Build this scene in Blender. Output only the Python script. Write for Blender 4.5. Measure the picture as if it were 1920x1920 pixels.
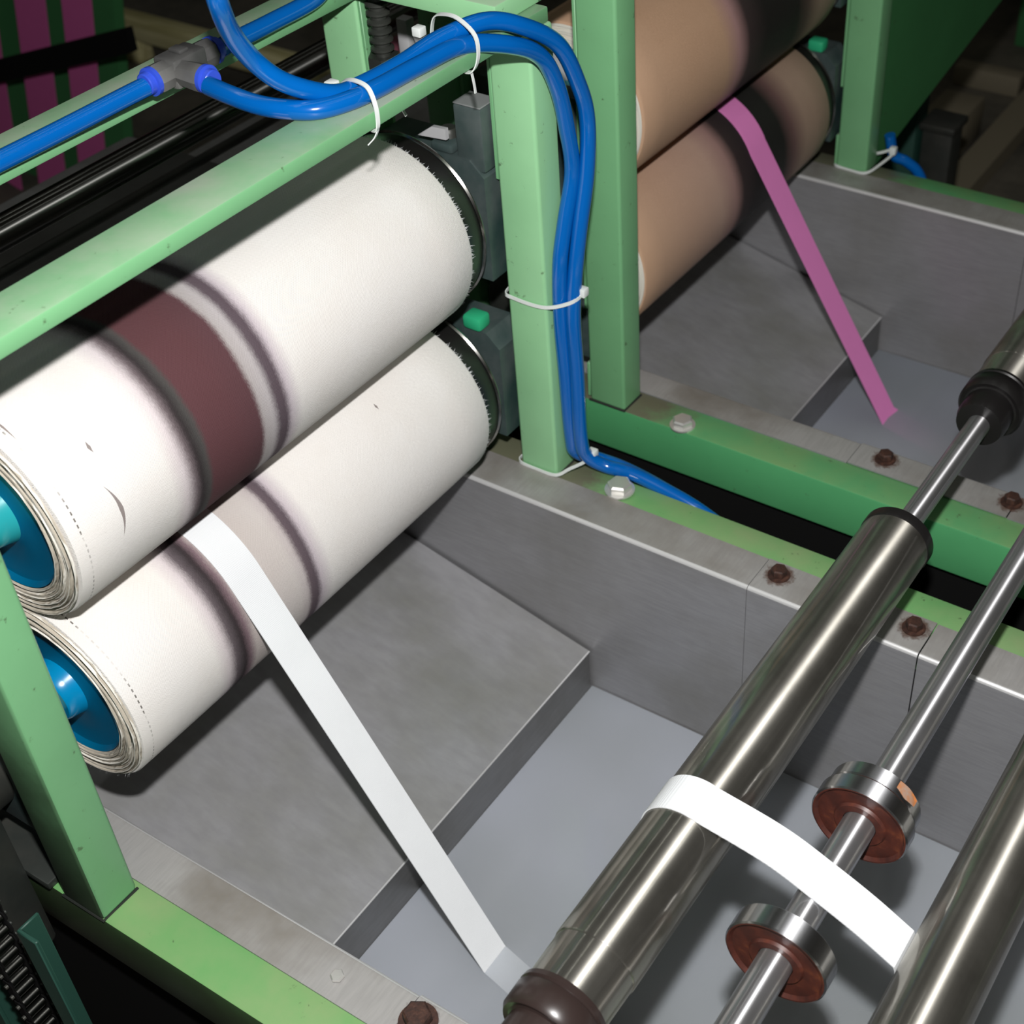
import bpy, bmesh, math, random
from mathutils import Vector, Matrix
random.seed(7)
PI = math.pi
scn = bpy.context.scene
COL = scn.collection
for o in list(bpy.data.objects):
    bpy.data.objects.remove(o)

# ------------------------------------------------------------------ camera, light, exposure
CZ = 1.85                                  # eye height above the hall floor (metres)
cam_d = bpy.data.cameras.new('camera')
cam = bpy.data.objects.new('camera', cam_d)
COL.objects.link(cam)
right = Vector((0.84204104, 0.53856553, -0.03023334))
down = Vector((0.33214741, -0.56183998, -0.75763707))
fwd = Vector((-0.42502351, 0.62791959, -0.65197547))
M = Matrix((( right.x, -down.x, -fwd.x, 0), (right.y, -down.y, -fwd.y, 0), (right.z, -down.z, -fwd.z, CZ), (0, 0, 0, 1)))
cam.matrix_world = M
cam_d.sensor_width = 36.0
cam_d.lens = 2712.84 / 1920 * 36
cam_d.shift_x = (960 - 1123.4) / 1920
cam_d.shift_y = (965.9 - 960) / 1920
cam_d.clip_start = 0.05
cam_d.dof.use_dof = True
cam_d.dof.focus_distance = 1.30
cam_d.dof.aperture_fstop = 9.0
scn.camera = cam

scn.view_settings.view_transform = 'Standard'
scn.view_settings.look = 'None'
scn.view_settings.gamma = 1.0
scn.view_settings.use_curve_mapping = False
scn.view_settings.exposure = 0.0
scn.cycles.volume_bounces = 3

w = bpy.data.worlds.new('hall_air')
scn.world = w
w.use_nodes = True
w.node_tree.nodes['Background'].inputs[0].default_value = (0.90, 0.84, 0.68, 1)
w.node_tree.nodes['Background'].inputs[1].default_value = 0.022


def area(name, loc, target, sx, sy, power, col=(1, 1, 1), shape='RECTANGLE'):
    d = bpy.data.lights.new(name, 'AREA')
    d.shape = shape
    d.size = sx
    d.size_y = sy
    d.energy = power
    d.color = col
    o = bpy.data.objects.new(name, d)
    COL.objects.link(o)
    o.location = loc
    o.rotation_euler = (Vector(target) - Vector(loc)).to_track_quat('-Z', 'Y').to_euler()
    return o


# the photographer's flash gun just above the lens, and unseen strip lights added for fill and steel streaks
area('flash_gun', (-0.045, 0.085, CZ + 0.155), (-0.8, 0.95, 0.9), 0.045, 0.032, 28.5, (1.0, 0.985, 0.97))
for lx, ly, lp in ((1.3, 1.0, 3.0), (0.35, 1.6, 1.8), (-1.3, 1.2, 2.6), (-3.2, 1.5, 3.5)):
    area('streak_fill_light', (lx, ly, 4.3), (lx, ly, 0), 0.07, 3.2, lp, (0.97, 1.0, 0.93))



# ------------------------------------------------------------------ materials
def mat(name, col, rough=0.5, metal=0.0, spec=0.5):
    m = bpy.data.materials.new(name)
    m.use_nodes = True
    b = m.node_tree.nodes['Principled BSDF']
    b.inputs['Base Color'].default_value = (*col, 1)
    b.inputs['Roughness'].default_value = rough
    b.inputs['Metallic'].default_value = metal
    b.inputs['Specular IOR Level'].default_value = spec
    m.diffuse_color = (*col, 1)
    return m


def N(m, t, **kw):
    n = m.node_tree.nodes.new(t)
    for k, v in kw.items():
        if hasattr(n, k) and k not in ('inputs',):
            setattr(n, k, v)
    return n


def LK(m, a, b):
    m.node_tree.links.new(a, b)


def pbsdf(m):
    return m.node_tree.nodes['Principled BSDF']


def coords(m, scale=(1, 1, 1)):
    tc = N(m, 'ShaderNodeTexCoord')
    mp = N(m, 'ShaderNodeMapping')
    mp.inputs['Scale'].default_value = scale
    LK(m, tc.outputs['Object'], mp.inputs['Vector'])
    return mp.outputs['Vector']


def noise(m, vec, scale, detail=4, rough=0.6):
    n = N(m, 'ShaderNodeTexNoise')
    n.inputs['Scale'].default_value = scale
    n.inputs['Detail'].default_value = detail
    n.inputs['Roughness'].default_value = rough
    LK(m, vec, n.inputs['Vector'])
    return n.outputs['Fac']


def ramp(m, fac, stops, interp='LINEAR'):
    r = N(m, 'ShaderNodeValToRGB')
    r.color_ramp.interpolation = interp
    els = r.color_ramp.elements
    while len(els) < len(stops):
        els.new(0.5)
    for e, (p, c) in zip(els, stops):
        e.position = p
        e.color = (*c, 1) if len(c) == 3 else c
    LK(m, fac, r.inputs['Fac'])
    return r.outputs['Color']


def mixc(m, fac, a, b):
    n = N(m, 'ShaderNodeMix')
    n.data_type = 'RGBA'
    for sock, v in ((n.inputs[0], fac), (n.inputs[6], a), (n.inputs[7], b)):
        if isinstance(v, (int, float)):
            sock.default_value = v
        elif isinstance(v, tuple):
            sock.default_value = (*v, 1)
        else:
            LK(m, v, sock)
    return n.outputs[2]


def math_(m, op, a, b=None, c=None, clamp=False):
    n = N(m, 'ShaderNodeMath')
    n.operation = op
    n.use_clamp = clamp
    for i, v in enumerate((a, b, c)):
        if v is None:
            continue
        if isinstance(v, (int, float)):
            n.inputs[i].default_value = v
        else:
            LK(m, v, n.inputs[i])
    return n.outputs[0]


def bump(m, h, strength=0.3, dist=0.001):
    b = N(m, 'ShaderNodeBump')
    b.inputs['Strength'].default_value = strength
    b.inputs['Distance'].default_value = dist
    LK(m, h, b.inputs['Height'])
    LK(m, b.outputs['Normal'], pbsdf(m).inputs['Normal'])


def sepxyz(m, vec):
    s = N(m, 'ShaderNodeSeparateXYZ')
    LK(m, vec, s.inputs[0])
    return s.outputs


def green_paint(name, base, dust=(0.40, 0.41, 0.35), dark_side=False, foot=False):
    m = mat(name, base, 0.42)
    v = coords(m)
    n1 = noise(m, v, 9, 5)
    n2 = noise(m, v, 70, 6, 0.7)
    c = mixc(m, ramp(m, n1, [(0.3, (0, 0, 0)), (0.75, (0.55, 0.55, 0.55))]), base, tuple(min(1, x * 1.22) for x in base))
    # settled dust on faces that look up, and small dark specks
    g = N(m, 'ShaderNodeNewGeometry')
    nz = sepxyz(m, g.outputs['Normal'])[2]
    up = math_(m, 'MULTIPLY', ramp(m, nz, [(0.8, (0, 0, 0)), (0.97, (1, 1, 1))]), ramp(m, n1, [(0.36, (0.12, 0.12, 0.12)), (0.66, (0.75, 0.75, 0.75))]))
    c = mixc(m, up, c, dust)
    c = mixc(m, ramp(m, n2, [(0.645, (0, 0, 0)), (0.70, (0.7, 0.7, 0.7))]), c, (0.06, 0.09, 0.04))
    if foot:
        # oily brown dirt trodden round the foot of the post
        px = sepxyz(m, v)[0]
        dd = math_(m, 'ADD', math_(m, 'ABSOLUTE', math_(m, 'ADD', px, 0.345)), math_(m, 'MULTIPLY', math_(m, 'SUBTRACT', noise(m, v, 22, 5, 0.7), 0.5), 0.16))
        upf = math_(m, 'GREATER_THAN', nz, 0.7)
        c = mixc(m, math_(m, 'MULTIPLY', upf, ramp(m, dd, [(0.075, (0.92, 0.92, 0.92)), (0.135, (0, 0, 0))])), c, (0.135, 0.12, 0.085))
    if dark_side:
        # outer side of the near frame darkened, most of all low down
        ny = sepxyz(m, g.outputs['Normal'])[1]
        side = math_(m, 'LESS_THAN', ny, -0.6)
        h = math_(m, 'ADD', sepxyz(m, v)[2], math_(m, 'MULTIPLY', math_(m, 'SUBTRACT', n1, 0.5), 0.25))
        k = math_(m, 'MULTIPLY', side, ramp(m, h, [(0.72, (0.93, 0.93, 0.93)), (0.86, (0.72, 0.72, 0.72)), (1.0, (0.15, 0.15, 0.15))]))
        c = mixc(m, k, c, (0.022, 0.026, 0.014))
    LK(m, c, pbsdf(m).inputs['Base Color'])
    bump(m, noise(m, v, 160, 3), 0.12, 0.0006)
    return m


GREEN = green_paint('pale_green_paint', (0.165, 0.395, 0.19))
GREEN_NEAR = green_paint('near_green_paint', (0.165, 0.395, 0.19), dark_side=True)
RAIL_NEAR = green_paint('near_rail_paint', (0.125, 0.36, 0.115), (0.27, 0.36, 0.17), dark_side=True)
GREEN_LIGHT = green_paint('light_green_paint', (0.27, 0.55, 0.29))
GREEN2 = green_paint('mid_green_paint', (0.075, 0.31, 0.125), (0.19, 0.30, 0.12), foot=True)
GREEN_RAIL = green_paint('rail_green_paint', (0.125, 0.36, 0.12), (0.27, 0.34, 0.17), foot=True)
DGREEN = green_paint('dark_green_paint', (0.05, 0.20, 0.07), (0.06, 0.18, 0.08))


def steel(name, base, rough, metal, streak=(1, 1, 1), stain=(0.10, 0.085, 0.06), amt=0.35):
    m = mat(name, base, rough, metal)
    v = coords(m)
    n1 = noise(m, v, 6, 5)
    vs = coords(m, streak)
    n2 = noise(m, vs, 30, 4)
    c = mixc(m, ramp(m, n1, [(0.42, (0, 0, 0)), (0.72, (amt, amt, amt))]), base, stain)
    c = mixc(m, ramp(m, n2, [(0.35, (0.26, 0.26, 0.26)), (0.65, (0, 0, 0))]), c, tuple(x * 0.55 for x in base))
    LK(m, c, pbsdf(m).inputs['Base Color'])
    r = math_(m, 'MULTIPLY_ADD', n1, 0.35, rough - 0.17, clamp=True)
    LK(m, r, pbsdf(m).inputs['Roughness'])
    bump(m, n2, 0.06, 0.0006)
    return m


LIPM = steel('lip_sheet_steel', (0.26, 0.26, 0.26), 0.45, 0.75, (1, 1, 8))
SHEET = steel('tank_sheet_steel', (0.33, 0.33, 0.345), 0.44, 0.40, (1, 1, 12), (0.22, 0.215, 0.20), 0.7)
FLANGE = steel('flange_sheet_steel', (0.42, 0.41, 0.40), 0.48, 0.28, (10, 1, 1), (0.17, 0.145, 0.11), 0.9)
EDGE = mat('bent_edge_highlight', (0.72, 0.72, 0.72), 0.38, 0.45)  # highlight along the folds, painted in as a lighter base colour
TRAY = steel('drip_tray_steel', (0.38, 0.38, 0.395), 0.40, 0.30, (1, 3, 1), (0.24, 0.24, 0.21), 0.85)


def lathe_steel(name, base, r1, r2, mixf, stain, amt, metal=1.0):
    """turned steel: a broad brushed lobe over a polished one, faint scratches round the shaft"""
    m = mat(name, base, r1, 1.0)
    v = coords(m)
    b1 = pbsdf(m)
    tg = N(m, 'ShaderNodeTangent')
    tg.direction_type = 'RADIAL'
    tg.axis = 'Y'
    b1.inputs['Anisotropic'].default_value = 1.0
    b1.inputs['Metallic'].default_value = metal
    b1.inputs['Anisotropic Rotation'].default_value = 0.25
    LK(m, tg.outputs[0], b1.inputs['Tangent'])
    b2 = N(m, 'ShaderNodeBsdfPrincipled')
    b2.inputs['Metallic'].default_value = 1.0
    b2.inputs['Roughness'].default_value = r2
    n1 = noise(m, v, 7, 5)
    n2 = noise(m, coords(m, (45, 2.5, 45)), 1.0, 5, 0.7)
    n3 = noise(m, coords(m, (1, 40, 1)), 12.0, 3, 0.6)
    c = mixc(m, ramp(m, n1, [(0.42, (0, 0, 0)), (0.7, (amt, amt, amt))]), base, stain)
    c = mixc(m, ramp(m, n2, [(0.38, (0.5, 0.5, 0.5)), (0.6, (0, 0, 0))]), c, tuple(x * 0.5 for x in base))
    LK(m, c, b1.inputs['Base Color'])
    LK(m, c, b2.inputs['Base Color'])
    bp = N(m, 'ShaderNodeBump')
    bp.inputs['Strength'].default_value = 0.05
    bp.inputs['Distance'].default_value = 0.0004
    LK(m, n3, bp.inputs['Height'])
    LK(m, bp.outputs['Normal'], b1.inputs['Normal'])
    mx = N(m, 'ShaderNodeMixShader')
    mx.inputs[0].default_value = mixf
    LK(m, b1.outputs[0], mx.inputs[1])
    LK(m, b2.outputs[0], mx.inputs[2])
    out = [n for n in m.node_tree.nodes if n.type == 'OUTPUT_MATERIAL'][0]
    LK(m, mx.outputs[0], out.inputs['Surface'])
    return m


POL = lathe_steel('polished_roller_steel', (0.52, 0.50, 0.45), 0.48, 0.12, 0.30, (0.17, 0.16, 0.13), 0.75, 0.90)
SHAFT = lathe_steel('shaft_steel', (0.62, 0.62, 0.64), 0.46, 0.14, 0.25, (0.30, 0.29, 0.27), 0.4, 0.85)
DISCM = lathe_steel('disc_rim_steel', (0.74, 0.75, 0.78), 0.52, 0.16, 0.25, (0.40, 0.37, 0.33), 0.5)
CHROME = mat('dark_chrome', (0.30, 0.30, 0.28), 0.20, 1.0)
BARCHROME = lathe_steel('blackened_chrome_bar', (0.20, 0.20, 0.19), 0.36, 0.10, 0.3, (0.08, 0.08, 0.07), 0.3)
DEADBLACK = mat('dead_black_and_gap_shade', (0.006, 0.006, 0.006), 0.9, 0.0, 0.1)  # black paint, also used for the shade put in below the rails
ZINC = mat('zinc_bolt', (0.80, 0.79, 0.76), 0.36, 0.7)
BLACK = mat('black_rubber', (0.012, 0.011, 0.011), 0.32)
BROWNBLK = mat('brown_black_bearing', (0.030, 0.020, 0.018), 0.30)
DARKIRON = steel('dark_greasy_iron', (0.035, 0.04, 0.036), 0.45, 0.3, (1, 1, 1), (0.10, 0.09, 0.075), 0.6)
BEAR = steel('dusty_bearing_paint', (0.022, 0.050, 0.048), 0.45, 0.0, (1, 1, 1), (0.16, 0.17, 0.17), 0.8)
TEAL = mat('teal_enamel', (0.02, 0.33, 0.36), 0.25)
HUBBLUE = mat('blue_hub_enamel', (0.0, 0.22, 0.46), 0.22)
DISCBLUE = mat('blue_disc_enamel', (0.0, 0.115, 0.235), 0.30)
GUARD = mat('teal_guard_paint', (0.018, 0.065, 0.048), 0.5)
NYLON = mat('white_nylon', (0.72, 0.76, 0.74), 0.35)
NYLON.node_tree.nodes['Principled BSDF'].inputs['Subsurface Weight'].default_value = 0.15
NYLON.node_tree.nodes['Principled BSDF'].inputs['Subsurface Radius'].default_value = (0.004, 0.004, 0.004)
FITTING = steel('grey_fitting_plastic', (0.055, 0.055, 0.055), 0.45, 0.0, (1, 1, 1), (0.20, 0.20, 0.19), 0.9)
COLLAR = mat('blue_release_collar', (0.035, 0.085, 0.60), 0.28)
GFIT = mat('bright_green_fitting', (0.03, 0.42, 0.20), 0.35)

TUBE = mat('blue_air_tube', (0.0, 0.105, 0.41), 0.20)
pbsdf(TUBE).inputs['Coat Weight'].default_value = 0.5
pbsdf(TUBE).inputs['Coat Roughness'].default_value = 0.08


def rust_mat():
    m = mat('rusted_iron', (0.09, 0.028, 0.016), 0.7)
    v = coords(m)
    c = ramp(m, noise(m, v, 160, 5, 0.7), [(0.3, (0.015, 0.007, 0.005)), (0.55, (0.050, 0.019, 0.012)), (0.75, (0.11, 0.05, 0.03))])
    LK(m, c, pbsdf(m).inputs['Base Color'])
    bump(m, noise(m, v, 400, 4), 0.5, 0.0008)
    return m


RUST = rust_mat()
RUSTFACE = mat('red_rust_disc_face', (0.14, 0.035, 0.018), 0.42)
_v = coords(RUSTFACE)
LK(RUSTFACE, ramp(RUSTFACE, noise(RUSTFACE, _v, 45, 6, 0.65), [(0.3, (0.035, 0.012, 0.010)), (0.55, (0.085, 0.022, 0.014)), (0.78, (0.22, 0.065, 0.025))]), pbsdf(RUSTFACE).inputs['Base Color'])
RUSTORANGE = mat('orange_rust', (0.55, 0.17, 0.05), 0.6)
_v = coords(RUSTORANGE)
LK(RUSTORANGE, ramp(RUSTORANGE, noise(RUSTORANGE, _v, 60, 5), [(0.3, (0.33, 0.30, 0.27)), (0.5, (0.45, 0.19, 0.08)), (0.62, (0.75, 0.24, 0.06))]), pbsdf(RUSTORANGE).inputs['Base Color'])


def washer_stain_mat():
    """thin film of rust that has bled onto the sheet round a bolt"""
    m = mat('rust_bleed', (0.13, 0.06, 0.035), 0.8)
    v = coords(m)
    x, y, z = sepxyz(m, v)
    r = math_(m, 'SQRT', math_(m, 'ADD', math_(m, 'MULTIPLY', x, x), math_(m, 'MULTIPLY', y, y)))
    edge = math_(m, 'ADD', math_(m, 'MULTIPLY', r, 34.0), math_(m, 'MULTIPLY', noise(m, v, 130, 4), 0.75))
    a = ramp(m, edge, [(0.60, (0.62, 0.62, 0.62)), (1.0, (0, 0, 0))])
    LK(m, a, pbsdf(m).inputs['Alpha'])
    return m


BLEED = washer_stain_mat()


def cover_mat(name, base, bands, marks=(), seams=(), halo=None, sheen=True):
    """woven roller cover. bands: (distance along the axis, colour) stops, 0..0.6 m"""
    m = mat(name, base, 0.85, 0.0, 0.12)
    v = coords(m)
    x, y, z = sepxyz(m, v)
    wob = math_(m, 'MULTIPLY', math_(m, 'SUBTRACT', noise(m, v, 14, 4), 0.5), 0.010)
    wob2 = math_(m, 'MULTIPLY', math_(m, 'SUBTRACT', noise(m, coords(m, (1, 5, 1)), 300, 2), 0.5), 0.006)
    yy = math_(m, 'ADD', math_(m, 'ADD', y, wob), wob2)
    f = math_(m, 'DIVIDE', yy, 0.6)
    c = ramp(m, f, [(p / 0.6, col) for p, col in bands])
    n3 = noise(m, v, 7, 4)
    dirt = ramp(m, n3, [(0.4, (1, 1, 1)), (0.8, (0.93, 0.90, 0.87))])
    c = mixc(m, 1.0, c, dirt)
    m.node_tree.nodes[-1].blend_type = 'MULTIPLY'
    ang = math_(m, 'ARCTAN2', z, x)
    fine = noise(m, coords(m, (1, 1, 1)), 260, 2)
    for s in seams:                      # stitched line: broken dark thread round the cover
        d = math_(m, 'ABSOLUTE', math_(m, 'SUBTRACT', math_(m, 'ADD', y, math_(m, 'MULTIPLY', wob, 0.25)), s))
        on = math_(m, 'LESS_THAN', d, 0.0007)
        dash = math_(m, 'GREATER_THAN', math_(m, 'FRACT', math_(m, 'MULTIPLY', ang, 17.0)), 0.45)
        dash2 = ramp(m, noise(m, v, 25, 2), [(0.45, (0.15, 0.15, 0.15)), (0.62, (0.9, 0.9, 0.9))])
        c = mixc(m, math_(m, 'MULTIPLY', math_(m, 'MULTIPLY', on, dash), dash2), c, (0.10, 0.09, 0.08))
    for (my, ma, half, wid, bend) in marks:   # dirt scratches in the cloth
        da = math_(m, 'SUBTRACT', ang, math.radians(ma))
        cy = math_(m, 'ADD', my, math_(m, 'MULTIPLY', math_(m, 'MULTIPLY', da, da), bend))
        d = math_(m, 'ABSOLUTE', math_(m, 'SUBTRACT', y, cy))
        h = math.radians(half)
        taper = math_(m, 'SUBTRACT', 1.0, math_(m, 'DIVIDE', math_(m, 'ABSOLUTE', da), h), clamp=True)
        on = math_(m, 'LESS_THAN', d, math_(m, 'MULTIPLY', taper, wid))
        c = mixc(m, math_(m, 'MULTIPLY', on, 0.75), c, (0.10, 0.06, 0.055))
    LK(m, c, pbsdf(m).inputs['Base Color'])
    # weave
    wa = math_(m, 'SINE', math_(m, 'MULTIPLY', y, 4200.0))
    wb = math_(m, 'SINE', math_(m, 'MULTIPLY', ang, 430.0))
    wv = math_(m, 'ADD', math_(m, 'MULTIPLY', wa, wb), math_(m, 'MULTIPLY', fine, 2.2))
    bump(m, wv, 0.35, 0.0005)
    return m


W_ = (0.80, 0.775, 0.75)
LV = (0.66, 0.60, 0.62)
DK = (0.030, 0.024, 0.026)
MR = (0.105, 0.046, 0.052)
# distances below are along the roller from its near end (y 0.483)
TOPCOVER = cover_mat('white_cloth_banded', W_, [
    (0.0, W_), (0.105, W_), (0.120, LV), (0.130, (0.16, 0.13, 0.14)), (0.137, DK), (0.147, (0.07, 0.068, 0.066)), (0.152, MR), (0.185, MR), (0.2145, (0.10, 0.048, 0.055)),
    (0.2195, (0.40, 0.37, 0.37)), (0.231, (0.45, 0.42, 0.43)), (0.2385, (0.11, 0.085, 0.10)), (0.247, (0.10, 0.075, 0.09)), (0.254, (0.55, 0.49, 0.53)), (0.268, W_), (0.6, W_)],
    marks=[(0.053, 7, 14, 0.0021, -0.10), (0.056, 38, 3.0, 0.0016, 0.2), (0.015, 66, 9, 0.0010, 0.0)], seams=[0.012])
LOWCOVER = cover_mat('white_cloth_ringed', (0.80, 0.78, 0.75), [
    (0.0, W_), (0.098, W_), (0.112, LV), (0.122, (0.12, 0.10, 0.11)), (0.133, DK), (0.141, (0.20, 0.14, 0.16)), (0.150, (0.52, 0.47, 0.45)), (0.215, (0.58, 0.54, 0.52)),
    (0.226, (0.52, 0.47, 0.47)), (0.231, (0.13, 0.10, 0.115)), (0.240, (0.11, 0.085, 0.10)), (0.246, (0.55, 0.49, 0.53)), (0.262, W_), (0.6, W_)],
    marks=[(0.407, 55, 2.2, 0.0014, 0.0)], seams=[0.012])
T_ = (0.56, 0.36, 0.235)
TANTOP = cover_mat('tan_cloth_black_band', T_, [
    (0.0, T_), (0.20, T_), (0.235, (0.42, 0.25, 0.24)), (0.262, (0.05, 0.035, 0.035)), (0.31, (0.018, 0.016, 0.015)), (0.40, (0.018, 0.016, 0.015)), (0.43, (0.09, 0.06, 0.05)), (0.47, (0.30, 0.22, 0.16)), (0.6, (0.38, 0.30, 0.2))])
TANLOW = cover_mat('tan_cloth_dark_band', T_, [
    (0.0, T_), (0.20, (0.50, 0.34, 0.27)), (0.24, (0.36, 0.22, 0.20)), (0.262, (0.04, 0.028, 0.028)), (0.30, (0.018, 0.017, 0.016)), (0.385, (0.018, 0.017, 0.016)), (0.415, (0.16, 0.09, 0.085)), (0.455, (0.40, 0.28, 0.21)), (0.6, (0.42, 0.30, 0.22))])
for mm in (TANTOP, TANLOW):
    pbsdf(mm).inputs['Roughness'].default_value = 0.5
    pbsdf(mm).inputs['Specular IOR Level'].default_value = 0.3

RINGCLOTH = mat('cut_cloth_edges', (0.55, 0.51, 0.44), 0.9)
_v = coords(RINGCLOTH)
_x, _y, _z = sepxyz(RINGCLOTH, _v)
_r = math_(RINGCLOTH, 'SQRT', math_(RINGCLOTH, 'ADD', math_(RINGCLOTH, 'MULTIPLY', _x, _x), math_(RINGCLOTH, 'MULTIPLY', _z, _z)))
_r = math_(RINGCLOTH, 'ADD', _r, math_(RINGCLOTH, 'MULTIPLY', noise(RINGCLOTH, _v, 22, 3), 0.006))
_s = math_(RINGCLOTH, 'SINE', math_(RINGCLOTH, 'MULTIPLY', _r, 1800.0))
LK(RINGCLOTH, mixc(RINGCLOTH, ramp(RINGCLOTH, _s, [(0.2, (0, 0, 0)), (0.9, (1, 1, 1))]), (0.50, 0.45, 0.37), (0.80, 0.77, 0.70)), pbsdf(RINGCLOTH).inputs['Base Color'])
bump(RINGCLOTH, _s, 0.8, 0.001)


def ribbon_mat(name, col):
    m = mat(name, col, 0.75)
    v = coords(m)
    x, y, z = sepxyz(m, v)
    s = math_(m, 'ADD', math_(m, 'SINE', math_(m, 'MULTIPLY', y, 5200.0)), math_(m, 'SINE', math_(m, 'MULTIPLY', z, 4300.0)))
    bump(m, s, 0.25, 0.0003)
    c = mixc(m, ramp(m, noise(m, v, 20, 3), [(0.4, (0, 0, 0)), (0.8, (0.25, 0.25, 0.25))]), col, tuple(k * 0.85 for k in col))
    LK(m, c, pbsdf(m).inputs['Base Color'])
    pbsdf(m).inputs['Subsurface Weight'].default_value = 0.0
    return m


RIBWHITE = ribbon_mat('white_webbing', (0.78, 0.80, 0.82))
RIBPINK = ribbon_mat('pink_webbing', (0.86, 0.26, 0.62))


def liquid_mat():
    m = bpy.data.materials.new('cloudy_bath_liquid')
    m.use_nodes = True
    nt = m.node_tree
    nt.nodes.clear()
    out = nt.nodes.new('ShaderNodeOutputMaterial')
    tr = nt.nodes.new('ShaderNodeBsdfTransparent')
    df = nt.nodes.new('ShaderNodeBsdfDiffuse')
    tc = nt.nodes.new('ShaderNodeTexCoord')
    nz = nt.nodes.new('ShaderNodeTexNoise')
    nz.inputs['Scale'].default_value = 3.2
    nt.links.new(tc.outputs['Object'], nz.inputs['Vector'])
    cr = nt.nodes.new('ShaderNodeValToRGB')
    cr.color_ramp.elements[0].position = 0.3
    cr.color_ramp.elements[1].position = 0.7
    cr.color_ramp.elements[0].color = (0.34, 0.38, 0.39, 1)
    cr.color_ramp.elements[1].color = (0.60, 0.645, 0.75, 1)
    nt.links.new(nz.outputs['Fac'], cr.inputs[0])
    nt.links.new(cr.outputs[0], df.inputs[0])
    mx = nt.nodes.new('ShaderNodeMixShader')
    mx.inputs[0].default_value = 0.45
    nt.links.new(tr.outputs[0], mx.inputs[1])
    nt.links.new(df.outputs[0], mx.inputs[2])
    gl = nt.nodes.new('ShaderNodeBsdfGlossy')
    gl.inputs['Roughness'].default_value = 0.06
    fr = nt.nodes.new('ShaderNodeFresnel')
    fr.inputs[0].default_value = 1.33
    mx2 = nt.nodes.new('ShaderNodeMixShader')
    nt.links.new(fr.outputs[0], mx2.inputs[0])
    nt.links.new(mx.outputs[0], mx2.inputs[1])
    nt.links.new(gl.outputs[0], mx2.inputs[2])
    nt.links.new(mx2.outputs[0], out.inputs['Surface'])
    vs = nt.nodes.new('ShaderNodeVolumeScatter')
    vs.inputs['Color'].default_value = (0.86, 0.90, 0.95, 1)
    vs.inputs['Density'].default_value = 30.0
    nt.links.new(vs.outputs[0], out.inputs['Volume'])
    return m


LIQUID = liquid_mat()


def concrete_mat():
    m = mat('stained_concrete', (0.10, 0.095, 0.08), 0.8)
    v = coords(m)
    LK(m, ramp(m, noise(m, v, 1.7, 6, 0.7), [(0.35, (0.035, 0.036, 0.030)), (0.7, (0.17, 0.15, 0.115))]), pbsdf(m).inputs['Base Color'])
    bump(m, noise(m, v, 40, 5), 0.3, 0.003)
    return m


CONC = concrete_mat()
WALLM = mat('dark_hall_wall', (0.03, 0.028, 0.022), 0.9)
WOOD = mat('weathered_timber', (0.30, 0.27, 0.13), 0.8)
_v = coords(WOOD, (1, 12, 12))
LK(WOOD, ramp(WOOD, noise(WOOD, _v, 3, 5), [(0.3, (0.42, 0.38, 0.15)), (0.7, (0.80, 0.74, 0.42))]), pbsdf(WOOD).inputs['Base Color'])
MAGENTA = ribbon_mat('magenta_webbing', (0.62, 0.12, 0.36))
MAROON = mat('maroon_cloth', (0.13, 0.03, 0.05), 0.8)
PALEGREY = mat('pale_grey_plastic', (0.50, 0.50, 0.51), 0.4)
DUSTYIRON = steel('dusty_black_iron', (0.10, 0.10, 0.095), 0.7, 0.0, (1, 1, 1), (0.16, 0.17, 0.165), 0.8)
DUST = mat('grey_dust', (0.20, 0.21, 0.21), 0.95)
PALECLOTH = mat('pale_cloth_edge', (0.72, 0.70, 0.62), 0.8)
BEIGE = mat('beige_dusty_board', (0.22, 0.19, 0.13), 0.8)


# ------------------------------------------------------------------ mesh helpers
def link(name, me, m, parent=None, origin=(0, 0, 0)):
    o = bpy.data.objects.new(name, me)
    COL.objects.link(o)
    if m is not None and len(me.materials) == 0:
        me.materials.append(m)
    if parent is not None:
        o.parent = parent
    return o


def wpos(o):
    p = Vector((0, 0, 0))
    while o is not None:
        p = p + Vector(o.location)
        o = o.parent
    return p


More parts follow.
